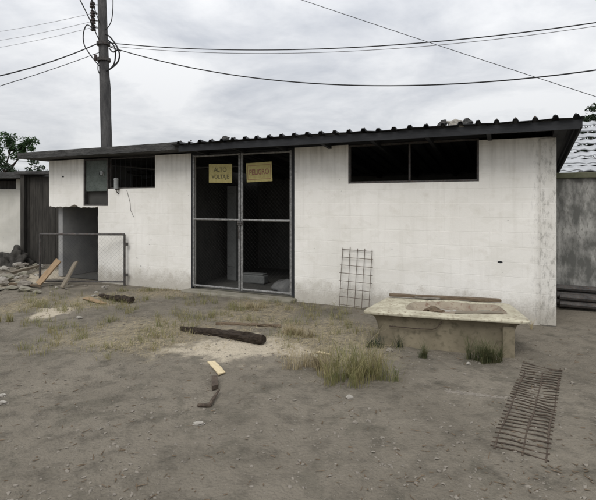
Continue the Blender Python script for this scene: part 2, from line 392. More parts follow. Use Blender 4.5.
# ribbed sheet roof, right
def roofz(y): return 2.605-.105*(y+.5)
mb = MB(); prof = []; x = XS-.14
while x < .03:
    prof += [(x, 0), (x+.150, 0), (x+.165, .036), (x+.203, .036)]; x += .218
    prof.append((x, 0))
prof = [p for i, p in enumerate(prof) if i == 0 or p != prof[i-1]]
prof.append((.262, 0))
ny = 8; nyv = [-.52+(3.45+.52)*j/ny for j in range(ny+1)]
for j, y in enumerate(nyv):
    for (px, pz) in prof:
        wob = .022*noise.noise(Vector((px*1.1, y*.8, 0))) + (.022*noise.noise(Vector((px*4.3, 0, 7))) if j == 0 else 0)
        mb.v.append((px, y+(.02*noise.noise(Vector((px*5, 3, 0))) if j == 0 else 0), roofz(y)+pz+wob+.012))
n = len(prof)
mb.f += [(j*n+i, j*n+i+1, (j+1)*n+i+1, (j+1)*n+i) for j in range(ny) for i in range(n-1)]
ro = mb.build('roof_sheet', 'sheet', bld); sd = ro.modifiers.new('s', 'SOLIDIFY'); sd.thickness = .006; sd.offset = 1
mb = MB()
for i in range(0, n-4, 4): 
    xr = prof[i+2][0]+.019
    if random.random() < .8: MB().lathe([(.014, 0), (.016, .008), (.006, .022)], (xr, -.46, roofz(-.46)+.053), 8).build('roof_screw', 'dkmetal', ro)
# fascia and rafters
MB().box(XS+.003, .22, -.47, -.435, 2.485, 2.592).build('fascia_board', 'fascia', bld)
mb = MB()
for k in range(9):
    xr = XS+.25+k*.78
    if xr > .2: continue
    mb.add([(xr+dx, y, roofz(y)-.008-dz) for y in (-.43, 3.4) for dx, dz in ((0, 0), (.05, 0), (.05, .09), (0, .09))],
           [(0, 1, 2, 3), (7, 6, 5, 4), (0, 4, 5, 1), (1, 5, 6, 2), (2, 6, 7, 3), (3, 7, 4, 0)])
mb.build('rafters', 'fascia', bld)
mb = MB(); ys_ = (-.47, 3.42)
mb.add([(x, y, roofz(y)+dz-.006) for y in ys_ for x, dz in ((.2205, 0), (.245, 0), (.245, -.1), (.2205, -.1))],
       [(0, 1, 2, 3), (7, 6, 5, 4), (0, 4, 5, 1), (1, 5, 6, 2), (2, 6, 7, 3), (3, 7, 4, 0)])
mb.build('barge_board', 'fascia', bld)
MB().box(xd0-.12, wx1+.1, .02, .13, 2.507, 2.56-.01).build('lintel', 'fascia', bld)
# threshold
MB().box(xd0-.06, xd1+.04, -.22, .14, -.03, .045).build('doorstep', 'conc', bld, bevel=.02)
# gate: two leaves
ZT = 2.47; zr = fs(240, 220)[1]; xmid = fx(240.5)
MB().box(xd0+.002, xd0+.03, .0, .06, .05, 2.5).box(xd1-.045, xd1-.002, .0, .06, .05, 2.5).box(xd0+.03, xd1-.045, .0, .06, 2.472, 2.502).build('gate_frame', 'fascia', bld)
def leaf(xa, xb, lab):
    e = empty('gate_leaf', (0, 0, 0)); e.parent = bld; r = .022; y = .01; zb = .085
    mb = MB()
    for x in (xa+r, xb-r): mb.tube([(x, y, zb), (x, y, ZT)], r, 10)
    for z in (zb+r, zr, ZT-r): mb.tube([(xa+r, y, z), (xb-r, y, z)], r*.85, 10)
    mb.build('leaf_frame', 'galv', e)
    mb = MB(); st = .07; wd = xb-xa-.1; hh = ZT-zb-.1; x_0, z_0 = xa+.05, zb+.05
    def diag(sgn):
        k = -int(hh/st)-1
        while k*st < wd:
            a = k*st
            t0, t1 = max(0, -a), min(hh, wd-a)
            if t1 > t0:
                if sgn > 0: A_, B_ = (a+t0, t0), (a+t1, t1)
                else: A_, B_ = (a+t0, hh-t0), (a+t1, hh-t1)
                mb.tube([(x_0+A_[0], y+.002*sgn, z_0+A_[1]), (x_0+B_[0], y+.002*sgn, z_0+B_[1])], .0007, 3, False)
            k += 1
    diag(1); diag(-1)
    mb.build('wire_mesh', 'wire', e)
    return e
g1 = leaf(xd0+.032, xmid-.004, ''); g2 = leaf(xmid+.004, xd1-.047, '')
MB().box(xmid-.05, xmid+.05, -.03, -.014, zr-.09, zr-.02).tube([(xmid-.04, -.035, zr-.05), (xmid+.04, -.035, zr-.05)], .008, 6).build('latch', 'dkmetal', g2)
MB().tube([(xmid-.018, -.035, zr-.12), (xmid-.018, -.03, zr-.32)], .009, 6).build('handle', 'dkmetal', g1)
# room contents seen through the gate
def inside(u0, u1, y): return fs(u0, 200, y)[0], fs(u1, 200, y)[0]
a, b = inside(227, 236, 1.2)
c_ = empty('switch_cabinet', W((a+b)/2, 1.3, 0), RZ, label='narrow pale grey cabinet standing in the dark room behind the left gate leaf', cat='cabinet')
hw = (b-a)/2
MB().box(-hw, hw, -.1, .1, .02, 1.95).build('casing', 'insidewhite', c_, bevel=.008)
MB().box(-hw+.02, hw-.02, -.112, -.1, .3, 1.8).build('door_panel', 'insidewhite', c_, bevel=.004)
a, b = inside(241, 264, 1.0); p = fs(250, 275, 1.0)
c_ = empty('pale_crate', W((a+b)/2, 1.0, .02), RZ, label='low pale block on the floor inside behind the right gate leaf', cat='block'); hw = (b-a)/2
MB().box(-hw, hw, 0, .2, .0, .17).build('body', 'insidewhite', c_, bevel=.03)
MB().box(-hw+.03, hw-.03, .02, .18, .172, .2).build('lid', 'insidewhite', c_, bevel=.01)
a, b = inside(272, 296, .6)
mb = MB(); mb.blob(W((a+b)/2+.05, .75, .0), .30, 3, .5, (1.0, .8, .75), 4)
tag(mb.build('sheeting_heap', 'tarp', loc=W((a+b)/2+.05, .75, 0), world=True, smooth=True), 'slumped grey sheeting heap inside at the right foot of the gate', 'tarpaulin')
# transformer far in the dark
tf = empty('transformer', W(-2.0, 2.1, .02), RZ, label='dark finned transformer tank deep in the room behind the long right window', cat='transformer')
MB().box(-.45, .45, -.3, .3, 0, 1.2).build('tank', 'dkmetal', tf, bevel=.02)
mb = MB()
for k in range(9): mb.box(-.4+k*.1-.01, -.4+k*.1+.01, -.42, -.302, .15, 1.05)
mb.build('fins', 'dkmetal', tf)
for k in (-1, 0, 1): MB().lathe([(.05, 0), (.05, .05), (.03, .06), (.05, .1), (.03, .11), (.05, .15), (.02, .25)], (k*.27, 0, 1.2), 12).build('bushing', 'porc', tf)

# ------------------------------------------------------------------ signs on the gate
def text_mesh(s, size, mat, name, parent, loc, sx=1.0):
    cu = bpy.data.curves.new('t', 'FONT'); cu.body = s; cu.size = size; cu.align_x = 'CENTER'; cu.align_y = 'CENTER'; cu.extrude = .0008; cu.offset = size*.022
    o = bpy.data.objects.new('t', cu); COL.objects.link(o)
    bpy.context.view_layer.update()
    me = bpy.data.meshes.new_from_object(o.evaluated_get(bpy.context.evaluated_depsgraph_get())); bpy.data.objects.remove(o)
    me.materials.clear(); me.materials.append(M[mat])
    t = bpy.data.objects.new(name, me); COL.objects.link(t); t.parent = parent; t.location = loc; t.rotation_euler = (R(90), 0, 0); t.scale = (sx, 1, 1)
    return t
def sign(u0, v0, u1, v1, lines, label, frame_m):
    off = -.022
    xa, z1 = fs(u0, v0, off); xb, z0 = fs(u1, v1, off); cx, cz = (xa+xb)/2, (z0+z1)/2; w_, h_ = (xb-xa)/2, (z1-z0)/2
    e = empty('warning_sign', W(cx, off, cz), RZ, label=label, cat='sign'); e.rotation_euler = (R(2), R(-1.6 if frame_m else 1.3), RZ)
    MB().box(-w_, w_, -.003, .003, -h_, h_).build('plate', 'sign', e)
    for (s, size, mat, dz, sx) in lines: text_mesh(s, size, mat, 'lettering', e, (0, -.0035, dz), sx)
    if frame_m:
        frame(-w_+.022, w_-.022, -h_+.042, h_-.042, -.0045, .007, .0012, MB()).build('border_line', 'signred', e)
    for sg in (-1, 1): MB().tube([(sg*(w_-.03), 0, h_-.01), (sg*(w_-.035), .004, h_+.02)], .002, 4).build('tie_wire', 'wire', e)
sign(209, 164.5, 232, 182.5, [('ALTO', .105, 'signink', .062, 1.0), ('VOLTAJE', .10, 'signink', -.06, .92)], 'faded yellow sign with two lines of dark lettering on the left gate leaf', False)
sign(246.5, 163, 272, 181.5, [('PELIGRO', .13, 'signred', .0, .76)], 'faded yellow sign with one line of brownish lettering on the right gate leaf', True)

# ------------------------------------------------------------------ chunk and debris on the roof
mb = MB(); p = W(fx(455, -.4), -.36, roofz(-.36)+.065)
mb.blob(p, .10, 2, .6, (1.25, .7, .6), 2)
tag(mb.build('rubble_chunk', 'stone', loc=p, world=True), 'pale rubble chunk lying on the edge of the ribbed roof', 'rubble')
for u_, nm, lb in ((443, .05, 'small dark lump beside the pale chunk on the roof edge'), (467, .05, 'dark pointed scrap right of the pale chunk on the roof edge'), (226, .045, 'low dark lump on the roof edge above the gate')):
    p = W(fx(u_, -.4), -.40, roofz(-.4)+.07)
    tag(MB().blob(p, nm, 2, .7, (1.3, 1, 1.0), u_).build('roof_debris', 'slab', loc=p, world=True), lb, 'debris')

# ------------------------------------------------------------------ wire mesh leaning on the wall
xa, xb = fx(341.5), fx(371)
gm = empty('wire_mesh_panel', W((xa+xb)/2, -.1, 0), RZ, label='small rusty square-mesh wire panel leaning on the white wall below the right window', cat='wire mesh')
gm.rotation_euler = (R(-5.5), R(1.5), RZ)
mb = MB(); hw = (xb-xa)/2; H = .90
def wob(a, b, s): return .008*noise.noise(Vector((a*3, b*3, s)))
for k in range(5):
    x = -hw+2*hw*k/4; top = H+random.uniform(-.02, .03)
    mb.tube([(x+wob(k, z, 1)+.006*math.sin(k), wob(k, z, 7), z) for z in [top*i/10 for i in range(11)]], .0048, 5)
for k in range(8):
    z = .03+k*.121; l = hw+random.uniform(0, .03)
    mb.tube([(-l+2*l*i/8, -.006+wob(k, i, 3), z+wob(i, k, 2)) for i in range(9)], .0042, 5)
mb.build('mesh', 'lightrust', gm)

# ------------------------------------------------------------------ open chain-link gate by the left opening
y0 = 9.17
P0, P1 = Vector(((40-CX)/F*9.22, 9.22, 0)), Vector(((124.5-CX)/F*9.14, 9.14, 0))
d = (P1-P0); Ln = d.length
cg = empty('chain_link_gate', P0, math.atan2(d.y, d.x), label='low pipe-framed chain-link gate standing open before the broken opening', cat='gate')
mb = MB(); zt = .99; r = .022
for x in (0, Ln): mb.tube([(x, 0, 0), (x, 0, zt)], r if x else r*.9, 8)
mb.tube([(0, 0, zt), (Ln, 0, zt)], r, 8).tube([(0, 0, .07), (Ln, 0, .07)], r*.8, 8); mb.build('pipe_frame', 'dkmetal', cg)
mb = MB(); st = .075; hh = zt-.1
for sgn in (1, -1):
    k = -int(hh/st)-1
    while k*st < Ln:
        a = k*st; t0, t1 = max(0, -a), min(hh, Ln-a)
        if t1 > t0:
            A_, B_ = ((a+t0, t0), (a+t1, t1)) if sgn > 0 else ((a+t0, hh-t0), (a+t1, hh-t1))
            mb.tube([(A_[0], .002*sgn, .08+A_[1]), (B_[0], .002*sgn, .08+B_[1])], .0008, 3, False)
        k += 1
mb.build('chain_link', 'wire', cg)
mb = MB()
for z in (.2, .8): MB().box(Ln-.01, Ln+.07, -.012, .012, z-.03, z+.03).build('hinge', 'dkmetal', cg)

# ------------------------------------------------------------------ planks and sticks
def plank(name, p0, p1, w, t, mat, label, cat, roll=0.0, group=None, taper=1.0, rough=.006):
    p0, p1 = Vector(p0), Vector(p1); d = p1-p0; Ln = d.length
    mb = MB(); n = 10; vs = []
    for i in range(n+1):
        k = 1+(taper-1)*i/n; x = Ln*i/n
        j = lambda s: rough*noise.noise(Vector((x*6+s*9.1, s*3.3, p0.x)))
        e = (random.uniform(-.02, .02) if i in (0, n) else 0)
        vs += [(x+e, -w/2*k+j(1), -t/2+j(5)), (x-e, w/2*k+j(2), -t/2+j(6)), (x-e*.5, w/2*k+j(3), t/2+j(7)), (x+e, -w/2*k+j(4), t/2+j(8))]
    fsx = [(i*4+a, i*4+(a+1) % 4, (i+1)*4+(a+1) % 4, (i+1)*4+a) for i in range(n) for a in range(4)]+[(0, 3, 2, 1), tuple(n*4+a for a in range(4))]
    mb.add(vs, fsx); o = mb.build(name, mat, bevel=.003)
    o.location = p0; q = d.to_track_quat('X', 'Z'); o.rotation_mode = 'QUATERNION'
    from mathutils import Quaternion
    o.rotation_quaternion = q @ Quaternion((1, 0, 0), roll)
    return tag(o, label, cat, group)
plank('plank', at(38, 286, 8.85)+Vector((0, 0, .03)), at(59, 260, 9.14), .13, .03, 'woodtan', 'tan board slanting up against the left end of the chain-link gate', 'plank', R(25))
plank('plank', at(62, 289, 8.75)+Vector((0, 0, .03)), at(76, 262, 9.10), .11, .03, 'woodgrey', 'greyish board leaning on the chain-link gate right of the tan board', 'plank', R(-20))
plank('plank', gput(10, 287, .05), gput(41, 289, .05), .05, .04, 'wood', 'long dark stick lying flat on the rubble at the far left', 'stick')
plank('plank', gput(8, 279, .12), gput(38, 273, .16), .08, .05, 'woodgrey', 'weathered batten on top of the rubble heap', 'plank')
def log(name, p0, p1, r0, r1, mat, label, cat='log'):
    p0, p1 = Vector(p0), Vector(p1); n = 30; mb = MB(); k = 14; vs = []
    d = (p1-p0); a = d.cross(Vector((0, 0, 1))).normalized(); b = a.cross(d).normalized()
    for i in range(n+1):
        t = i/n; c = p0.lerp(p1, t)+a*.015*noise.noise(Vector((t*4, p0.x, 0)))
        rr = r0+(r1-r0)*t
        if i in (0, n): rr *= .86
        for j in range(k):
            th = 2*math.pi*j/k; q = rr*(1+.45*noise.noise(Vector((math.cos(th)*1.5, math.sin(th)*1.5, t*5+p0.x)))+.35*noise.noise(Vector((math.cos(th)*3, math.sin(th)*3, t*13+p0.x))))
            vs.append(c+a*q*math.cos(th)+b*q*math.sin(th)*.85)
    fs_ = [(i*k+j, i*k+(j+1) % k, (i+1)*k+(j+1) % k, (i+1)*k+j) for i in range(n) for j in range(k)]+[tuple(range(k-1, -1, -1)), tuple(n*k+j for j in range(k))]
    mb.add(vs, fs_)
    return tag(mb.build(name, mat, loc=p0, world=True), label, cat)
log('log', gput(181, 330, .03), gput(264, 345, .06), .035, .068, 'bark', 'dark rotting log lying across the pale patch before the gate')
log('log', gput(216, 324, .015), gput(281, 326, .018), .022, .026, 'wood', 'thin grey branch lying behind the dark log', 'branch')
log('log', gput(99, 297, .045), gput(132, 303.5, .05), .03, .062, 'bark', 'short black log below the chain-link gate')
plank('wood_scrap', gput(86, 298, .02), gput(104, 303.5, .02), .13, .02, 'woodtan', 'orange tan splintered board left of the short black log', 'wood scrap', taper=.6)
plank('wood_scrap', gput(211, 362.5, .015), gput(222, 374, .015), .075, .015, 'woodpale', 'pale yellow wood chip below the dark log', 'wood scrap')
plank('wood_scrap', gput(214.5, 379, .025), gput(215, 389, .025), .055, .04, 'rust', 'dark brown square lump below the pale wood chip', 'wood scrap')
mb = MB(); b0, b1, b2 = gput(198, 404.5, .015), gput(209, 405.5, .015), gput(219, 392, .03)
mb.tube([b0, (b0+b1)/2, b1, (b1+b2)/2, b2], [.014, .016, .018, .014, .009], 7)
tag(mb.build('bent_stick', 'rust', loc=b1, world=True), 'dark bent stick on the dirt in the foreground', 'stick')
plank('wood_scrap', gput(318, 352, .01), gput(330, 356, .02), .05, .01, 'woodpale', 'pale flat scrap at the left foot of the tall grass', 'wood scrap', taper=.5)

# ------------------------------------------------------------------ fibreglass tub on the ground
C4 = {'fl': Vector((.70, 5.24)), 'fr': Vector((2.385, 4.78)), 'bl': Vector((1.16, 6.08)), 'br': Vector((2.56, 5.72))}
def bil(p, q):
    s, t = (p+1)/2, (q+1)/2
    return (C4['fl']*(1-s)+C4['fr']*s)*(1-t)+(C4['bl']*(1-s)+C4['br']*s)*t
cen = bil(0, 0)
NL = 64
def rsq(k, rad):                 # rounded square, k-th of NL
    th = 2*math.pi*k/NL; e = rad
    c, s = math.cos(th), math.sin(th)
    pw = 2/e
    return math.copysign(abs(c)**pw, c), math.copysign(abs(s)**pw, s)
def loop(sx, sy, z, e=9, ox=0.0, oy=0.0, rough=0.0, zr_=0.0):
    vs = []
    for k in range(NL):
        p, q = rsq(k, e); p, q = p*sx+ox, q*sy+oy
        P = bil(p, q); nn = noise.noise(Vector((P.x*3, P.y*3, z*5)))
        vs.append(Vector((P.x-cen.x+rough*nn, P.y-cen.y+rough*nn*.6, z+zr_*nn)))
    return vs
def shell(loops, closed_last=True):
    mb = MB(); vs = [v for l in loops for v in l]
    f = [(i*NL+k, i*NL+(k+1) % NL, (i+1)*NL+(k+1) % NL, (i+1)*NL+k) for i in range(len(loops)-1) for k in range(NL)]
    if closed_last: f.append(tuple((len(loops)-1)*NL+k for k in range(NL)))
    mb.add(vs, f); return mb
tub = empty('bath_tub', (cen.x, cen.y, 0), 0, label='abandoned stained beige fibreglass tub with wide flaring rim beside the white wall', cat='tub')
rimz = .385
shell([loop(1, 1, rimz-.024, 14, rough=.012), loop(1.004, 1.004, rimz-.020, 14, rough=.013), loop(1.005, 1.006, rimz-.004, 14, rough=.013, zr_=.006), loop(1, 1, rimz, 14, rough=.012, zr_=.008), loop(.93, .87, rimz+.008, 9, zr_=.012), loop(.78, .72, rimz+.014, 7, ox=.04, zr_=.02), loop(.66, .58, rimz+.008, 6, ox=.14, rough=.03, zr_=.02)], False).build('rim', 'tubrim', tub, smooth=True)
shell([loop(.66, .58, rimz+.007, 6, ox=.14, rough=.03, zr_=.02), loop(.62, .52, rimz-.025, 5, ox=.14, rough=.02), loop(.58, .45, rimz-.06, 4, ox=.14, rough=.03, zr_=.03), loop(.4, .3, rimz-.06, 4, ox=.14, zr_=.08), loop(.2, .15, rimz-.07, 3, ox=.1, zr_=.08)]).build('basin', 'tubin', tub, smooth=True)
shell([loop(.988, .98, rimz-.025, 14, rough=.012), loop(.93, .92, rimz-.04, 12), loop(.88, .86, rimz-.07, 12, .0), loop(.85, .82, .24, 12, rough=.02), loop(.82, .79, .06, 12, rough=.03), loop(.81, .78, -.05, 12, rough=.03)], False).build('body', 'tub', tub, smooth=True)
# moulded step on the front and the support post
P = bil(.69, -.845); Q = P
mb = MB(); rot = Matrix.Translation((P.x-cen.x, P.y-cen.y, 0)) @ Matrix.Rotation(math.atan2(-.46, 1.69), 4, 'Z')
mb.box(0, .12, -.02, .10, -.03, rimz-.07, rot); mb.build('support_post', 'tub', tub, bevel=.012)
P = bil(-.66, -.865); ang = math.atan2(-.46, 1.69)
rot = Matrix.Translation((P.x-cen.x, P.y-cen.y, 0)) @ Matrix.Rotation(ang, 4, 'Z')
mb = MB(); mb.tube([rot @ Vector(p) for p in ((0, -.0, .235), (.25, -.005, .228), (.46, -.005, .23), (.5, -.01, .25), (.56, -.02, .325))], .006, 6)
mb.build('split_seam', 'rust', tub)
mb = MB()
for (u_, rr, px, py) in ((1, .07, -.30, .0), (2, .09, .1, .08), (3, .06, .45, -.02), (4, .05, -.02, -.1), (5, .07, .3, .1)):
    pass
for i, (px, py, rr, mt, lb) in enumerate(((-.12, -.05, .06, 'wood', 'dark brown lump lying in the tub left of centre'), (.12, .02, .10, 'stone', 'pale broken slab piece lying in the middle of the tub'), (.42, .06, .08, 'conc', 'grey brown clod in the right end of the tub'), (.27, -.08, .045, 'tubin', 'small pinkish clod in the middle of the tub'))):
    p = Vector((cen.x+px, cen.y+py-px*.27, rimz-.10 if i else rimz-.05))
    tag(MB().blob(p, rr*1.2, 3, .6, (1.7, .8, .8), i*3.3+1).build('debris_lump', mt, loc=p, world=True), lb, 'debris')
a, b = bil(-.95, .90), bil(.86, .93)
plank('plank', (a.x, a.y, rimz+.037), (b.x, b.y, rimz+.03), .08, .035, 'wood', 'long dark board lying along the back rim of the tub', 'plank')
a, b = bil(-.5, .80), bil(-.1, .79)
plank('plank', (a.x, a.y, rimz+.030), (b.x, b.y, rimz+.028), .05, .02, 'stonegrey', 'short grey batten in front of the long board on the tub', 'plank')
a, b = bil(.15, -.35), bil(.72, -.45)
plank('plank', (a.x, a.y, rimz-.01), (b.x, b.y, rimz+.028), .09, .018, 'woodgrey', 'weathered board lying over the right opening of the tub', 'plank')

# ------------------------------------------------------------------ rusty rebar mat half sunk in the dirt
q0, q1 = Vector((1.40, 2.98, 0)), Vector((2.43, 4.66, 0)); dd = (q1-q0); Lr = dd.length
q0.z = gz(q0.x, q0.y)
rb = empty('rebar_cage', q0, math.atan2(dd.y, dd.x), label='long flat rusty rebar cage lying in the dirt at the lower right', cat='rebar')
def lp(x, y, dz):
    c, s = math.cos(rb.rotation_euler.z), math.sin(rb.rotation_euler.z)
    X, Y = q0.x+c*x-s*y, q0.y+s*x+c*y; return (x, y, gz(X, Y)-q0.z+dz)
mb = MB()
for yy in (-.15, -.02, .14):
    mb.tube([lp(x, yy+.012*noise.noise(Vector((x*2, yy*9, 0))), .000+.012*noise.noise(Vector((x*3, yy, 4)))-.002) for x in [Lr*i/30 for i in range(31)]], .008, 6)
mb.build('long_bar', 'rust', rb)
mb = MB(); k = 0; x = .03
while x < Lr:
    sk = random.uniform(-.012, .012)
    mb.tube([lp(x+sk*(j/3-1)+.004*noise.noise(Vector((x*9, j*.6, 0))), -.17+.345*j/6, .005+.010*noise.noise(Vector((x*3, j*.5, 2)))) for j in range(7)], .0046, 6)
    x += .066+random.uniform(-.006, .006)
mb.build('stirrups', 'rust', rb)

# ------------------------------------------------------------------ stones
def stone(u, v, r, mat, label, sq=(1, .8, .6), group=None):
    p = gput(u, v, r*.25); a = MB().blob(p, r, 2, .6, sq, u*.37)
    return tag(a.build('stone', mat, loc=p, world=True), label, 'stone', group)
stone(349, 398, .030, 'stone', 'pale stone on bare dirt below the tall grass')
stone(199, 425, .028, 'stone', 'small pale stone near the bottom left of the bent stick', (1.5, .8, .5))
stone(355, 422, .022, 'stonegrey', 'small grey stone in the bottom centre foreground')
stone(79, 319, .040, 'stone', 'pale rounded stone in front of the short black log')
stone(165, 289, .035, 'stone', 'pale stone near the wall left of the gate')
stone(468, 364, .022, 'stone', 'tiny white stone in front of the tub')
stone(1, 405, .03, 'stone', 'pale stone cut by the left edge', (1.6, 1, .5))
stone(2, 397, .022, 'stone', 'smaller pale stone at the left edge above another', (1.5, 1, .6))
stone(316, 356, .028, 'stone', 'pale stone at the left base of the tall grass')
stone(573, 383, .018, 'stonegrey', 'small dark stone right of the rebar cage')
stone(100, 293, .03, 'stonegrey', 'grey stone behind the short black log')
stone(390, 352, .035, 'stonegrey', 'grey stone between the tall grass and the tub')
for i in range(46):
    u, v = random.uniform(-12, 42), random.uniform(266, 294); r = random.uniform(.03, .11)
    if u > 30: r *= .6
    p = gput(u, v, r*.35+max(0, (.10*(1-abs(v-277)/14))))
    tag(MB().blob(p, r, 2, .7, (random.uniform(.9, 1.6), random.uniform(.7, 1.1), random.uniform(.4, .7)), i*2.7).build('rubble_piece', random.choice(('stone', 'stonegrey', 'conc')), loc=p, world=True),
        'broken concrete lump in the rubble heap at the far left', 'rubble', 'rubble heaped at the far left')
for i in range(14):
    u, v = random.uniform(40, 120), random.uniform(284, 296); r = random.uniform(.015, .045)
    p = gput(u, v, r*.3)
    tag(MB().blob(p, r, 1, .7, (1.3, 1, .6), i*1.9+40).build('rubble_piece', random.choice(('stone', 'stonegrey')), loc=p, world=True),
        'small rubble lump strewn before the broken opening', 'rubble', 'small rubble before the broken opening')
# loose gravel and clods: nobody could count it
mb = MB(); proto = []
for s in range(8):
    t = MB().blob((0, 0, 0), 1, 1, .7, (1, .8, .55), s*5.1); proto.append(t)
for i in range(8500):
    y = 2.2+random.random()**1.5*7.2; x = random.uniform(-.68, .68)*y*1.0
    lx_, ly_ = L((x, y))
    if ly_ > -.05: continue
    if random.random() > .35+.9*max(0, noise.noise(Vector((x*1.3, y*1.3, 8)))+.25): continue
    r = .003+.014*random.random()**4; a = random.uniform(0, 6.28); c, s = math.cos(a)*r, math.sin(a)*r; z = gz(x, y)+r*.1
    t = proto[i % 8]; mb.add([(x+c*p[0]-s*p[1], y+s*p[0]+c*p[1], z+p[2]*r) for p in t.v], t.f)
tag(mb.build('gravel', 'stonegrey'), 'loose gravel and clods scattered over the dirt yard', 'gravel', kind='stuff')

mb = MB()
for i in range(330):
    t = random.random(); u = 446+t*82; v = 391.5+t*11+random.gauss(0, .9); p = G(u, v); r_ = random.uniform(.003, .012)
    q = proto[i % 8]; mb.add([(p.x+a_[0]*r_*1.5, p.y+a_[1]*r_, gz(p.x, p.y)+a_[2]*r_*.6) for a_ in q.v], q.f)
tag(mb.build('mortar_crumbs', 'stonegrey'), 'thin streak of pale mortar crumbs on the dirt before the tub', 'crumbs', kind='stuff')

# ------------------------------------------------------------------ grass
def blade(mb, p, h, az, lean, w, seg=4):
    d = Vector((math.cos(az), math.sin(az), 0)); sd = Vector((-d.y, d.x, 0)); tw = random.uniform(-.7, .7)
    sd = (sd*math.cos(tw)+d*math.sin(tw))
    vs = []; pos = Vector(p); ang = random.uniform(0, .25)
    for i in range(seg+1):
        ww = w*(1-i/seg)**.7+.0004
        vs += [pos-sd*ww/2, pos+sd*ww/2]
        pos = pos+(d*math.sin(ang)+Vector((0, 0, 1))*math.cos(ang))*h/seg; ang += lean/seg
    mb.add(vs, [(2*i, 2*i+1, 2*i+3, 2*i+2) for i in range(seg)])
def tuft(u, v, rx, ry, h, n, mat, label, name='grass_tuft', dry=None, cat='grass tuft', group=None):
    c = gput(u, v); mb = MB()
    subs = [(random.gauss(0, .45)*rx, random.gauss(0, .45)*ry, random.uniform(.5, 1.1)) for _ in range(max(3, n//40))]
    for i in range(n):
        sx, sy, sh = random.choice(subs)
        x, y = c.x+sx+random.gauss(0, rx*.10), c.y+sy+random.gauss(0, ry*.13)
        if L((x, y))[1] > -.03 : continue
        blade(mb, (x, y, gz(x, y)-.01), h*sh*random.uniform(.35, 1.0), random.uniform(0, 6.28), random.uniform(.3, 1.8), random.uniform(.0025, .006))
    o = tag(mb.build(name, mat, loc=c, world=True), label, cat, group)
    return o
tuft(350, 378, .42, .2, .48, 900, 'grass', 'tall ragged green and straw grass clump in the middle foreground')
tuft(345, 372, .30, .14, .78, 60, 'straw', 'few long bent dry stalks rising out of the tall green grass')
tuft(318, 368, .26, .15, .28, 520, 'straw', 'dry straw-coloured clump left of the tall green grass')
tuft(378, 370, .08, .08, .30, 120, 'straw', 'thin dry stalks at the right edge of the tall grass')
tuft(486, 361, .17, .07, .36, 760, 'grassgreen', 'dense dark green grass clump against the right end of the tub front')
tuft(424, 358, .10, .05, .22, 260, 'grassgreen', 'small green weed patch under the middle of the tub')
tuft(382, 347, .2, .1, .22, 300, 'leafdark', 'dark weeds under the left overhang of the tub rim')
tuft(3, 322, .16, .12, .22, 240, 'grass', 'olive grass tuft cut by the left edge')
tuft(160, 291, .6, .08, .14, 420, 'grass', 'low grass strip growing along the wall foot left of the gate')
tuft(252, 308, .30, .14, .17, 520, 'straw', 'dry grass in front of the gate doorstep')
tuft(295, 335, .22, .12, .2, 560, 'straw', 'dry grass right of the dark log end')
tuft(532, 300+29, .06, .03, .20, 30, 'straw', 'few dry stalks at the wall foot behind the tub end')
mb = MB()
for i in range(860):                     # scrubby low weeds between the gate and the log: uncountable
    u, v = random.uniform(20, 400), random.triangular(286, 362, 305); p = G(u, v)
    if L(p)[1] > -.12 or noise.noise(p*1.6+Vector((3, 3, 0))) < -.05: continue
    if ell(p.x, p.y, *PALE[0]) < .9: continue
    for k in range(random.randint(4, 22)):
        x, y = p.x+random.gauss(0, .035), p.y+random.gauss(0, .035)
        blade(mb, (x, y, gz(x, y)-.005), random.uniform(.03, .17), random.uniform(0, 6.28), random.uniform(.5, 2.4), random.uniform(.002, .006), 3)
tag(mb.build('low_weeds', 'grass'), 'scrubby low weeds growing between the gate and the dark log', 'weeds', kind='stuff')
mb = MB()
for i in range(2600):                    # twigs, bark and leaf litter
    y = 2.3+random.random()**1.3*7; x = random.uniform(-.68, .68)*y
    if L((x, y))[1] > -.06 or random.random() > .3+1.2*max(0, noise.noise(Vector((x*.9, y*.9, 3)))+.1): continue
    a = random.uniform(0, 6.28); Lh = random.uniform(.004, .018)*random.choice((1, 1, 2)); w = random.uniform(.002, .006); z = gz(x, y)+.004
    d = Vector((math.cos(a), math.sin(a), random.uniform(-.1, .25)))*Lh; q = Vector((-d.y, d.x, 0)).normalized()*w; c = Vector((x, y, z)); up_ = Vector((0, 0, w*.8))
    mb.add([c-d-q, c-d+q, c+d+q*.5, c+d-q*.5, c-d+up_, c+d+up_*.6], [(0, 1, 4), (2, 3, 5), (1, 2, 5, 4), (3, 0, 4, 5), (0, 3, 2, 1)])
tag(mb.build('leaf_litter', 'wood'), 'twigs and dead leaf litter strewn over the yard', 'litter', kind='stuff')
mb = MB()
for i in range(9000):
    e = random.choice(STRAW); u = random.uniform(e[0]-10, e[2]+10); v = random.uniform(e[1]-3, e[3]+3); p = G(u, v)
    if ell(p.x, p.y, *e)+.4*noise.noise(p*3) > 1 or L(p)[1] > -.05: continue
    az = random.uniform(0, 6.28); Lb = random.uniform(.03, .12); d = Vector((math.cos(az), math.sin(az), random.uniform(-.02, .25)))
    w = random.uniform(.002, .0045); s = Vector((-d.y, d.x, 0))*w/2; a = Vector((p.x, p.y, gz(p.x, p.y)+.006)); b = a+d*Lb
    m_ = (a+b)/2+Vector((0, 0, .01)); mb.add([a-s, a+s, m_+s, m_-s, b], [(0, 1, 2, 3), (3, 2, 4)])
tag(mb.build('dry_grass', 'straw'), 'dead straw and cut grass littering the yard before the building', 'dry grass', kind='stuff')

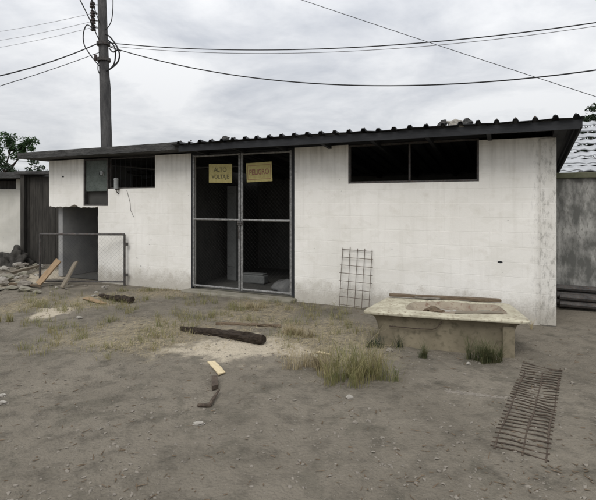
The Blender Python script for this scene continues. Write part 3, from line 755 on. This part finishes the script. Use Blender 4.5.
# ------------------------------------------------------------------ left background
def cutw(name, p, rz, **kw): return empty(name, p, rz, **kw)
sh = empty('neighbour_shed', Vector((-7.32, 12.7, 0)), R(0), label='white walled shed with flat grey roof slab at the far left', cat='shed')
MB().box(-6, 0, 0, .15, -.05, 1.98).build('wall', 'wall_far', sh, bevel=.01)
MB().box(-6, -.0, .153, .25, 0, 2.2).box(-.12, 0, .26, 3, 0, 2.3).box(-6, 0, 3.003, 3.12, 0, 2.3).build('rear_wall', 'fencewood', sh)
MB().box(-6.3, .6, -.35, 3.3, 2.25, 2.41).build('roof', 'slab', sh, bevel=.01)
mb = MB()
for x in (-5.6, -3.6, -1.7, -.3): mb.box(x, x+.14, .0, .14, 1.983, 2.247)
mb.build('roof_post', 'wall_far', sh)
fn = empty('board_fence', Vector((-7.2, 12.3, 0)), R(-4), label='blackened vertical board fence between the far left shed and the white building', cat='fence')
mb = MB(); x = 0
while x < 3.4:
    w_ = random.uniform(.14, .2); t = 2.28+random.uniform(-.06, .05)
    mb.box(x+.006, x+w_, random.uniform(-.02, 0), .02+random.random()*.01, -.02, t); x += w_+.004
mb.build('boards', 'fencewood', fn)
MB().box(0, 3.4, .035, .08, 1.9, 2.0).box(0, 3.4, .035, .08, .5, .6).build('rail', 'wood', fn)
for x in (.02, 1.25, 2.6): MB().box(x, x+.1, -.13, -.03, -.05, 2.36).build('post', 'fencewood', fn)
MB().box(-.1, 3.4, -.2, .2, 2.34, 2.42).build('capping', 'slab', fn)
p = Vector((-7.2, 12.0, 0))
for i, (dx, dy, r, lb) in enumerate(((.0, 0, .34, 'large dark heap of rubbish at the foot of the board fence'), (-.42, .1, .2, 'smaller dark rubbish heap against the far white shed wall'))):
    q = p+Vector((dx, dy, r*.3)); tag(MB().blob(q, r*.9, 4, .8, (1.2, .7, 1.0), i*7+2).build('rubbish_heap', 'fencewood', loc=q, world=True, smooth=True), lb, 'rubbish')

def leaves(mb, c, rad, n, size, sq=(1, 1, 1)):
    for _ in range(n):
        d = Vector((random.gauss(0, 1), random.gauss(0, 1), random.gauss(0, 1))).normalized()*random.random()**.45
        p = Vector(c)+Vector((d.x*rad*sq[0], d.y*rad*sq[1], d.z*rad*sq[2]))
        a = Vector((random.gauss(0, 1), random.gauss(0, 1), random.gauss(0, .7))).normalized(); b = a.cross(Vector((random.gauss(0, 1), random.gauss(0, 1), random.gauss(0, 1)))).normalized()
        s = size*random.uniform(.6, 1.3)
        mb.add([p-a*s, p+b*s*.45, p+a*s, p-b*s*.45], [(0, 1, 2, 3)])
def tree(name, base, h, clusters, n, size, mat, label, cat='tree', tr=.16):
    t = empty(name, base, 0, label=label, cat=cat)
    mb = MB(); top = Vector((0, 0, h*.72))
    trunk = [Vector((.12*h*.1*noise.noise(Vector((i, 3, 1))), .05*i*.1, h*.72*i/8)) for i in range(9)]
    mb.tube(trunk, [tr*(1-.075*i) for i in range(9)], 9).build('trunk', 'bark', t, smooth=True)
    mb = MB(); lf = MB()
    for i, (x, y, z, r) in enumerate(clusters):
        e = Vector((x, y, z)); k = trunk[min(8, 3+i % 5)]
        m1 = k.lerp(e, .5)+Vector((0, 0, -.1*r)); mb.tube([k, m1, e], [tr*.42, tr*.25, tr*.08], 6)
        for j in range(6):
            c = e+Vector((random.gauss(0, .55), random.gauss(0, .55), random.gauss(0, .4)))*r
            mb.tube([m1.lerp(e, .6), c], [tr*.12, tr*.04], 4); leaves(lf, c, r*.5, n//6, size, (1, 1, .75))
    mb.build('limbs', 'bark', t); lf.build('crown', mat, t)
    return t
b = Vector(((-6-CX)/F*21, 21, 0))
cl = [(0, 0, 4.3, .75), (.9, -.1, 4.25, .6), (-1, .1, 4.4, .8), (1.15, .2, 3.75, .5), (.35, -.5, 3.6, .6), (-1.6, 0, 3.9, .8), (-.5, -.6, 3.5, .7), (1.4, .1, 4.1, .3), (.2, .3, 3.1, .5), (-1.1, .3, 3.1, .7)]
tree('broadleaf_tree', b, 4.8, cl, 620, .065, 'leaf', 'green broadleaf tree rising behind the shed at the far left')
b = Vector(((34-CX)/F*14.5, 14.5, 0))
cl = [(-.5, 0, 2.45, .28), (-.1, .1, 2.62, .3), (.35, 0, 2.55, .25), (.1, -.1, 2.35, .3), (-.8, 0, 2.6, .25), (.7, .1, 2.45, .3), (1.1, 0, 2.3, .3)]
tree('shrub', b, 2.5, cl, 130, .05, 'leafdark', 'sparse leggy shrub showing above the board fence', 'shrub', .05)

# ------------------------------------------------------------------ right background
yw = 1.42
nw = empty('boundary_wall', W(.02, yw, 0), RZ, label='mouldy blackened block wall with mossy coping right of the white building', cat='wall')
MB().box(0, 7, 0, .18, -.05, 1.98).build('wall_face', 'mouldwall', nw)
MB().box(-.03, 7.03, -.06, .24, 1.983, 2.07).build('coping', 'mossledge', nw, bevel=.01)
for i in range(5):
    p = W(.10+(i % 2)*.03, yw-.12-(i % 2)*.13-(0 if i < 4 else -.06), .08+.105*(i//2)); q = W(4.4, yw-.12-(i % 2)*.13, .07+.105*(i//2))
    mb = MB(); mb.tube([p, p.lerp(q, .5)+Vector((0, 0, -.01)), q], .052, 10)
    tag(mb.build('steel_pipe', 'dkmetal', loc=p, world=True), 'dark pipe in the stack along the foot of the mouldy wall', 'pipe', 'dark pipes stacked at the foot of the mouldy wall')
# pale stepped sheet roof behind the mouldy wall
rt = empty('pale_roofed_shed', W(.42, 3.6, 0), RZ, label='shed with tiers of pale roof sheets rising behind the mouldy wall', cat='shed')
MB().box(.35, 6, .5, 3.4, 0, 2.3).build('walls', 'mouldwall', rt, bevel=.01)
for k in range(8):
    z = 2.22+k*.155; x0_ = -.10+k*.075; y_ = .0+k*.22
    rot = Matrix.Translation((0, y_, z)) @ Matrix.Rotation(R(24), 4, 'X')
    mb = MB(); nn = 28; vs = []
    for i in range(nn*4+1):
        xx = x0_+(6.2-x0_-k*.07)*i/(nn*4); zz = .012*math.sin(i*math.pi/2)+.02*noise.noise(Vector((xx*3, k, 0)))
        jag = .07*noise.noise(Vector((xx*5, k*3, 1)))+.03*noise.noise(Vector((xx*17, k*3, 1)))
        vs += [rot @ Vector((xx, jag, zz)), rot @ Vector((xx, .25, zz))]
    mb.add(vs, [(2*i, 2*i+1, 2*i+3, 2*i+2) for i in range(nn*4)])
    o = mb.build('roof_sheet', 'paletile', rt); s_ = o.modifiers.new('s', 'SOLIDIFY'); s_.thickness = .02
    MB().box(x0_+.08, 6.1-k*.07, y_+.08, y_+.16, z-.10, z-.02).build('batten', 'fascia', rt)
b = Vector(((606-CX)/F*12.5, 12.5, 0))
cl = [(0, 0, 3.7, .45), (-.3, 0, 3.35, .35), (.5, 0, 3.9, .5), (-.45, .1, 3.75, .25), (.6, 0, 3.2, .5), (-.2, 0, 3.0, .35), (1.2, .1, 3.6, .5), (-.1, 0, 4.0, .3), (.5, .1, 2.7, .5)]
tree('small_tree', b, 4.0, cl, 320, .055, 'leafdark', 'dark small leaved tree behind the pale shed roof at the right edge', 'tree', .08)

# ------------------------------------------------------------------ utility pole and lines
PY = 15.0
pb, pt = at(108.5, 203, PY), at(102, 0, PY)
lean = (pt.x-pb.x)/(pt.z-pb.z); base = Vector((pb.x-lean*1.6, PY, 0)); Hh = 9.6
up = empty('utility_pole', base, 0, label='tall grey concrete power pole rising behind the left end of the roof', cat='utility pole')
def pp(z): return Vector((lean*z, 0, z))
MB().tube([pp(Hh*i/12) for i in range(13)], [.205-.0062*i*1.15 for i in range(13)], 18).build('pole_shaft', 'pole', up, smooth=True)
def pz(v): return EYE-(v-HZ)/F*PY
for v in (5, 14, 21, 28):
    z = pz(v); c = pp(z)+Vector((-.30, -.02, 0))
    e = MB().lathe([(.03, -.09), (.085, -.085), (.085, -.05), (.045, -.04), (.045, -.005), (.08, 0), (.08, .04), (.045, .05), (.045, .075), (.07, .08), (.03, .1)], c, 12).build('insulator', 'porc', up, smooth=False)
    MB().tube([c+Vector((0, 0, 0)), pp(z)+Vector((-.10, 0, 0))], .014, 6).build('insulator_pin', 'dkmetal', e)
MB().box(-.36+lean*7, -.33+lean*7, -.03, .03, pz(31), pz(-8)).build('rack_bar', 'dkmetal', up)
for v in (44, 60): MB().tube([pp(pz(v)-.05), pp(pz(v)+.05)], .205, 18).build('clamp_band', 'dkmetal', up)
mb = MB(); c = pp(pz(58))+Vector((-.24, -.05, 0)); mb.lathe([(.05, -.1), (.06, -.02), (.05, .08), (.02, .1)], c, 10); mb.build('spool', 'porc', up)
def loops(pxs, r, name='drop_cable', yy=-.12):
    q = [at(u, v, PY+yy)-base for u, v in pxs]; out = []
    for i in range(len(q)-1):
        p0, p1, p2, p3 = q[max(i-1, 0)], q[i], q[i+1], q[min(i+2, len(q)-1)]
        for t in (0, .2, .4, .6, .8):
            out.append(.5*((2*p1)+(p2-p0)*t+(2*p0-5*p1+4*p2-p3)*t*t+(3*p1-p0-3*p2+p3)*t**3))
    out.append(q[-1]); MB().tube(out, r, 6).build(name, 'cable', up, smooth=True)
loops([(94, 29), (87, 25), (83.5, 33), (84, 44), (89, 53), (95, 61), (103, 70)], .017)
loops([(105, 34), (109, 36), (114, 42), (118, 49), (119.5, 56), (117, 63), (110, 69), (106, 71)], .025, yy=-.15)
loops([(105, 38), (109, 41), (114, 46), (115.5, 54), (114, 64), (109, 70)], .022, yy=.1)
loops([(109, 48), (113, 52), (118, 50), (121, 51)], .022)
loops([(112.5, -12), (113, 4), (112, 18), (109, 26), (105, 30)], .014)
loops([(99, 58), (98, 70), (102, 77)], .016)
loops([(108, 66), (110.5, 90), (111, 120), (111, 150)], .010, yy=-.16)
def line(p0, pm_, p1, r, mat, label, ext=0.25, back=0.0, cat='power line', group=None):
    A_, B_ = at(*p0), at(*p1); D = (B_-A_); a = (pm_[0]-CX)/F
    t = (A_.x-a*A_.y)/(a*D.y-D.x); Yt = A_.y+D.y*t; zm = EYE-(pm_[1]-HZ)/F*Yt
    lin = A_.z+D.z*t; k = (zm-lin)/(t*(t-1)) if 0 < t < 1 else 0
    n = 48; pts = [Vector((A_.x+D.x*s, A_.y+D.y*s, A_.z+D.z*s+k*s*(s-1))) for s in [-back+(1+ext+back)*i/n for i in range(n+1)]]
    return tag(MB().tube(pts, r, 6).build('power_line', mat, loc=A_, world=True, smooth=True), label, cat, group)
line((110, 43, PY), (300, 49.5), (600, 22, 11), .014, 'cable', 'upper dark line of the pair running right from the pole', .5)
line((110, 46, PY), (300, 53), (600, 25.5, 11.2), .008, 'cablegrey', 'thinner grey line just under the upper right-hand line', .5)
line((110, 47, PY), (300, 82.5), (600, 69.5, 10.5), .016, 'cable', 'lower sagging dark line running right from the pole', .5)
line((290, -4, 17), (440, 46), (600, 98, 15), .010, 'cable', 'thin line crossing the sky diagonally down to the right', .3, .4)
line((103, 41, PY), (50, 62), (-10, 78, 12), .018, 'cable', 'thicker upper dark line dropping left from the pole', .5)
line((103, 51, PY), (50, 70), (-10, 89, 12), .010, 'cable', 'thinner lower line dropping left from the pole', .5)
for i, (v0, v1, lb) in enumerate(((12, 30, 'topmost'), (20, 39, 'second from top'), (26, 46, 'third from top'))):
    line((98, v0, PY), (50, (v0+v1)/2+1.6), (-10, v1+3, 19), .006, 'cablegrey', 'faint grey line running left from the pole rack, '+lb+' of three', .6)
line((99, 40, PY), (89, 18), (78, -4, 13), .016, 'cable', 'steep dark line rising left of the pole past the rack', .6)
line((100, 24, PY), (95, 10), (90, -4, 13), .013, 'cable', 'short steep dark line rising next to the pole', .6)

# ------------------------------------------------------------------ light
sun_el, sun_az = R(52), R(205)          # sun behind and to the left of the camera, veiled by cloud
sl = bpy.data.lights.new('sun', 'SUN'); sl.energy = 1.5; sl.angle = R(30); sl.color = (1, .97, .92)
so = bpy.data.objects.new('sun', sl); COL.objects.link(so)
dirv = Vector((math.sin(sun_az)*math.cos(sun_el), math.cos(sun_az)*math.cos(sun_el), math.sin(sun_el)))
so.rotation_euler = dirv.to_track_quat('Z', 'Y').to_euler(); so.location = dirv*30
wd = bpy.data.worlds.new('World'); scn.world = wd; wd.use_nodes = True
N = NT(wd.node_tree)
sky = N.n('ShaderNodeTexSky', sky_type='NISHITA', sun_disc=False, sun_elevation=sun_el, sun_rotation=sun_az)
g = N.n('ShaderNodeTexCoord').outputs['Generated']; sp = N.n('ShaderNodeSeparateXYZ', ins={'Vector': g})
zz = N.math('ADD', N.math('MAXIMUM', sp.outputs['Z'], 0.0), .22)
pl = N.n('ShaderNodeCombineXYZ', ins={'X': N.math('DIVIDE', sp.outputs['X'], zz), 'Y': N.math('DIVIDE', sp.outputs['Y'], zz), 'Z': .3})
n1 = N.noise(pl.outputs[0], 1.35, 9, .56, .5); n2 = N.noise(pl.outputs[0], 4.2, 8, .62, .4)
f = N.math('ADD', N.math('MULTIPLY', n1, .78), N.math('MULTIPLY', n2, .22))
cl_ = N.mix(N.ramp(f, .37, .60), (4.9, 5.1, 5.5), (7.9, 7.95, 8.05))
br = N.ramp(sp.outputs['Z'], .0, 1.0); gain = N.math('ADD', .90, N.math('MULTIPLY', br, 1.25))
cl2 = N.n('ShaderNodeVectorMath', operation='SCALE', ins={0: cl_, 'Scale': gain}).outputs[0]
mx = N.mix(.93, sky.outputs[0], cl2)
bg = N.n('ShaderNodeBackground', ins={'Color': mx, 'Strength': .1})
ow = N.n('ShaderNodeOutputWorld'); N.t.links.new(bg.outputs[0], ow.inputs[0])
vs_ = scn.view_settings; vs_.view_transform = 'Standard'; vs_.look = 'None'; vs_.exposure = 0.0; vs_.gamma = 1; vs_.use_curve_mapping = False
scn.render.engine = 'CYCLES'
